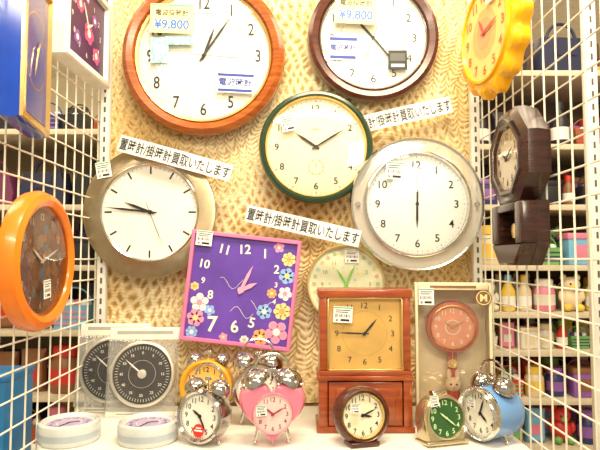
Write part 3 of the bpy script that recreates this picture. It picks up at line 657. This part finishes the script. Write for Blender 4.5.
mb=MB(); mb.tube([(0,-.006,-.09),(0,-.006,-.13)],.0016); mb.lathe([(0,.012),(.014,.011),(.016,.008),(0,.007)],0,24,c=(0,0,-.138)); part(e,'pendulum',mb,[M_gold],'brass pendulum')
# ============ shop interior
def struct(name,c,s,m):
    mb=MB(); mb.box(c,s,0); single(name,None,None,mb,[m],kind='structure')
M_wl=mat('warm_white_wall',(.80,.72,.56),.8,noise=.02)
struct('floor',(0,1.6,-.05),(7,7,.1),mat('beige_floor',(.60,.50,.36),.4))
struct('ceiling',(0,1.6,3.05),(7,7,.1),mat('white_ceiling',(.9,.88,.82),.9))
struct('wall_far',(0,4.6,1.5),(7,.1,3),M_wl); struct('wall_left',(-3.1,1.6,1.5),(.1,5.9,3),M_wl); struct('wall_right',(3.1,1.6,1.5),(.1,5.9,3),M_wl)
struct('wall_display_base',(-.029,1.25,.55),(.90,.33,1.10),M_wl)
def shelfunit(x0,x1,y0,y1,zs,lab,ztop,mback,mboard):
    e=top('shelf_unit',lab,'shelf unit',((x0+x1)/2,(y0+y1)/2,0.0)); cx=(x0+x1)/2; cy=(y0+y1)/2
    mb=MB(); mb.box((0,(y1-y0)/2-.01,ztop/2),(x1-x0,.02,ztop),0); part(e,'back_panel',mb,[mback])
    for x in(x0+.012,x1-.012):
        mb=MB(); mb.box((x-cx,0,ztop/2),(.024,y1-y0,ztop),0,.002); part(e,'side_panel',mb,[mboard])
    for z in zs:
        mb=MB(); mb.box((0,-.008,z-.008),(x1-x0-.05,y1-y0-.02,.014),0,.002); mb.box((0,-(y1-y0)/2+.004,z-.010),(x1-x0-.05,.006,.020),0,.001); part(e,'shelf_board',mb,[mboard])
PAL=[('pink',(.82,.25,.40)),('red',(.65,.04,.03)),('white',(.82,.78,.70)),('sky blue',(.2,.5,.8)),('yellow',(.90,.62,.08)),('green',(.18,.45,.12)),('navy',(.03,.04,.16)),('brown',(.28,.12,.05)),('cream',(.84,.70,.46)),('purple',(.3,.12,.45)),('black',(.02,.02,.025))]
_g={}
def goods_mesh(kind,ci):
    if (kind,ci) in _g: return _g[(kind,ci)]
    nm,c=PAL[ci]; m1=mat('goods_'+nm.replace(' ','_'),c,.4,noise=.08); m2=mat('goods_'+PAL[(ci*3+2)%11][0].replace(' ','_'),PAL[(ci*3+2)%11][1],.4,noise=.08)
    mb=MB(); U=Matrix.Rotation(R(-90),4,'X')
    if kind=='gift_box':
        mb.box((0,0,.035),(.07,.06,.07),0,.003); mb.box((0,0,.076),(.076,.066,.016),1,.002); mb.box((0,-.0305,.035),(.04,.002,.035),1,.0005)
    elif kind=='jar':
        mb.lathe([(0,0),(.028,0),(.031,.006),(.031,.06),(.024,.072),(.022,.076)],0,20,M=U); mb.lathe([(.026,.074),(.026,.092),(.022,.096),(0,.096)],1,20,M=U); mb.lathe([(.0316,.018),(.0316,.05)],1,20,M=U)
    elif kind=='bottle':
        mb.lathe([(0,0),(.018,0),(.021,.005),(.021,.06),(.012,.078),(.009,.084),(.009,.092)],0,18,M=U); mb.lathe([(.011,.090),(.011,.106),(.008,.109),(0,.109)],1,14,M=U); mb.lathe([(.0215,.015),(.0215,.045)],2,18,M=U)
    elif kind=='basket':
        o=lambda q,z:[(-.038*q,-.028*q,z),(.038*q,-.028*q,z),(.038*q,.028*q,z),(-.038*q,.028*q,z)]
        vs=o(.85,0)+o(1,.05)+o(.95,.05)+o(.8,.006); mb.add(vs,[(0,1,2,3)]+[(a*4+i,a*4+(i+1)%4,a*4+4+(i+1)%4,a*4+4+i) for a in range(3) for i in range(4)]+[(12,13,14,15)],0)
        for z in(.012,.024,.036): mb.box((0,-.0275+.0015*(1-z/.05)*2,z),(.070,.002,.004),1)
        for q in range(4): mb.ball((-.024+.016*q,0,.050),(.011,.013,.012),(q%2)+1,n=10)
        mb.tube([(.036*math.cos(t),0,.05+.036*math.sin(t)) for t in [math.pi*i/10 for i in range(11)]],.002,0,6)
    elif kind=='plush_toy':
        mb.ball((0,0,.035),(.032,.027,.034),0,n=14); mb.ball((0,-.004,.079),(.027,.024,.024),0,n=14)
        for s_ in(-1,1): mb.ball((s_*.02,0,.100),(.010,.006,.011),0,n=10); mb.ball((s_*.03,-.008,.045),(.009,.010,.017),0,n=10); mb.ball((s_*.018,-.024,.0115),(.012,.016,.011),1,n=10); mb.ball((s_*.009,-.026,.082),.003,2,n=8)
        mb.ball((0,-.027,.072),(.010,.006,.008),1,n=10)
    elif kind=='packet':
        mb.layers([([(-.03,.0),(.03,0),(.03,.1),(-.03,.1)],-.003),([(-.03,.0),(.03,0),(.03,.1),(-.03,.1)],.003),([(-.024,.01),(.024,.01),(.024,.078),(-.024,.078)],.014)],0); mb.rect(0,.09,.058,.016,.0035,1); mb.rect(0,.04,.03,.03,.0145,1)
    me=mb.mesh(kind,[m1,m2,M_black if kind=='plush_toy' else M_paper]); _g[(kind,ci)]=me; return me
LB={'gift_box':'%s lidded gift box on the shop shelf','jar':'%s jar with contrasting lid on the shop shelf','bottle':'slim %s bottle with a cap on the shop shelf','plush_toy':'small %s plush toy on the shop shelf','packet':'%s carded packet on the shop shelf','basket':'small %s basket of trinkets on the shop shelf'}
WD={'bottle':.046,'packet':.064,'gift_box':.082,'jar':.068,'plush_toy':.080,'basket':.082}
def fill(x0,x1,y,z,hmax,sc=1.0,pal=None,kinds=None,jit=.006,grp='goods on the shop shelves'):
    x=x0
    while x<x1:
        kd=random.choice(kinds or list(LB)); ci=random.choice(pal or range(11)); s_=sc*random.uniform(.75,1.15)
        s_=min(s_,(hmax-.008)/.112); w_=WD[kd]*s_
        o=bpy.data.objects.new(kd,goods_mesh(kd,ci)); COL.objects.link(o); o.location=(x+w_/2,y+random.uniform(-jit,jit),z); o.scale=(s_,)*3; o.rotation_euler=(0,0,random.uniform(-.12,.12))
        o['label']=LB[kd]%PAL[ci][0]; o['category']=kd.replace('_',' '); o['group']=grp
        x+=w_*random.uniform(1.04,1.14)
zz=lambda y,d: P(560,y,d).z
YR=2.0
M_bd=mat('warm_shelf_board',(.70,.61,.45),.5)
lev=[zz(y,YR) for y in (72,145,205,265,312,350,398,446)]
shelfunit(.60,1.30,YR-.02,YR+.36,lev,'white shop shelf unit crowded with small colourful goods',2.42,mat('dim_back',(.12,.075,.05),.8),M_bd)
for i,z in enumerate(lev):
    if i==0: continue
    gap=lev[i-1]-z-.024
    for row in(.045,.16,.27): fill(.635,1.15,YR+row,z+.0005,gap,1.35,pal=[6,10,7,10,6,10,7,9] if i<3 else ([0,2,3,4,5,8,1,7,0,2,8] if i<6 else [0,2,6,1,3,9,8,7]))
levL=[zz(y,YR) for y in (130,205,265,330,395,446)]
shelfunit(-1.30,-.62,YR-.02,YR+.36,levL,'pale shop shelf unit with dark bags and boxes',2.05,mat('pale_back',(.42,.32,.19),.8),M_bd)
for i,z in enumerate(levL):
    if i==1: continue
    gap=(levL[i-1]-z-.024) if i else .16
    for row in (.06,.20): fill(-1.24,-.78,YR+row,z+.0005,gap,1.5,pal=[6,10,7,2,8,3,10,7] if i else [6,10,6,7],kinds=['gift_box','jar','packet','basket'])
def bag(x,y,z,ci,lab,s_=1.0):
    e=top('handbag',lab,'bag',(x,y,z),(0,0,random.uniform(-.1,.1)),'bags standing on the shop shelves'); c=[mat('bag_navy',(.02,.025,.07),.5),mat('bag_black',(.012,.012,.014),.5),mat('bag_plum',(.16,.03,.09),.5)][ci]
    o=[(-.11,0),(.11,0),(.12,.07),(.095,.16),(-.095,.16),(-.12,.07)]; mb=MB()
    mb.layers([([(a*.9*s_,b*.97*s_) for a,b in o],-.04),([(a*s_,b*s_) for a,b in o],-.02),([(a*s_,b*s_) for a,b in o],.02),([(a*.9*s_,b*.97*s_) for a,b in o],.04)],0); part(e,'body',mb,[c])
    mb=MB(); mb.tube([(.06*s_*math.cos(t),0,(.155+.07*math.sin(t))*s_) for t in [math.pi*i/12 for i in range(13)]],.006,0,8); part(e,'handle',mb,[c])
    mb=MB(); mb.prism([(-.04*s_,.085*s_),(.04*s_,.085*s_),(.045*s_,.14*s_),(-.045*s_,.14*s_)],.036,.044,0); part(e,'flap',mb,[M_gold if ci==2 else c])
for i,x in enumerate((.745,1.0)): bag(x,YR+.1,lev[0]+.0005,(1,0)[i],['black handbag standing on the top shelf','navy handbag standing on the top shelf'][i],.98)
bag(1.2,YR+.23,lev[0]+.0005,2,'plum handbag with gold flap on the top shelf',.6)
for i,x in enumerate((-1.155,-.955,-.755)): bag(x,YR+.1,levL[1]+.0005,(2,0,1)[i],['plum handbag with gold flap on a pale shelf','navy handbag standing on a pale shelf','black handbag standing on a pale shelf'][i],.80)
mb=MB(); mb.box((0,0,1.5),(.03,.03,3.0),0,.003)
for i in range(70): mb.box((0,-.0152,.2+i*.035),(.006,.001,.018),1)
single('slotted_upright','tall white slotted post in front of the shop shelves','upright',mb,[M_white,mat('slot_shadow',(0,0,0))],(.80,1.52,0),group='slotted uprights')
mb=MB(); mb.box((0,0,.09),(.16,.12,.18),0,.006); mb.box((0,-.0605,.10),(.1,.002,.08),1,.0005); mb.box((0,0,.184),(.164,.124,.01),0,.002)
single('storage_box','bright blue carton behind the wire grid','box',mb,[mat('bright_blue',(.02,.20,.50),.4),mat('pale_blue_label',(.5,.7,.8),.5)],(-.66,1.18,1.0795))
mb=MB(); mb.box((0,0,0),(.24,.26,.02),0,.003); mb.box((0,0,-.5395),(.20,.22,1.059),0,.005); single('side_stand','white stand under the blue carton','stand',mb,[M_white],(-.67,1.18,1.069))
# ============ lights
def area(loc,tgt,size,en,col=(1,.86,.62),sy=None):
    l=bpy.data.lights.new('area','AREA'); l.energy=en; l.size=size; l.color=col
    if sy: l.shape='RECTANGLE'; l.size_y=sy
    o=bpy.data.objects.new('unseen_lamp',l); COL.objects.link(o); o.location=loc
    o.rotation_euler=(Vector(tgt)-Vector(loc)).to_track_quat('-Z','Y').to_euler()
area((.15,.55,2.75),(0,1.35,1.4),.8,21,sy=.25); area((-.2,-.6,2.55),(0,1.3,1.4),1.6,18,(1,.88,.66),sy=.14)  # unseen tube lamps, added and narrowed for streak reflections on the clocks
area((.5,-.2,2.0),(0,1.3,1.4),.25,4,(1,.91,.75))
area((1.0,1.2,2.9),(1.0,1.9,1.4),.8,14); area((-1.1,1.2,2.9),(-1,1.9,1.4),.8,16); area((0,3.2,2.9),(0,3.2,0),1.5,22)
w=bpy.data.worlds.new('World'); bpy.context.scene.world=w; w.use_nodes=True; w.node_tree.nodes['Background'].inputs[0].default_value=(1,.89,.69,1); w.node_tree.nodes['Background'].inputs[1].default_value=.45
sc=bpy.context.scene; sc.view_settings.view_transform='Standard'; sc.view_settings.look='None'; sc.view_settings.exposure=0.42
cam=bpy.data.cameras.new('Camera'); cam.lens=F/600*36; cam.sensor_width=36; co=bpy.data.objects.new('Camera',cam); COL.objects.link(co); co.location=(0,0,CZ); co.rotation_euler=(R(90)+PITCH,0,0); sc.camera=co; cam.clip_start=.01
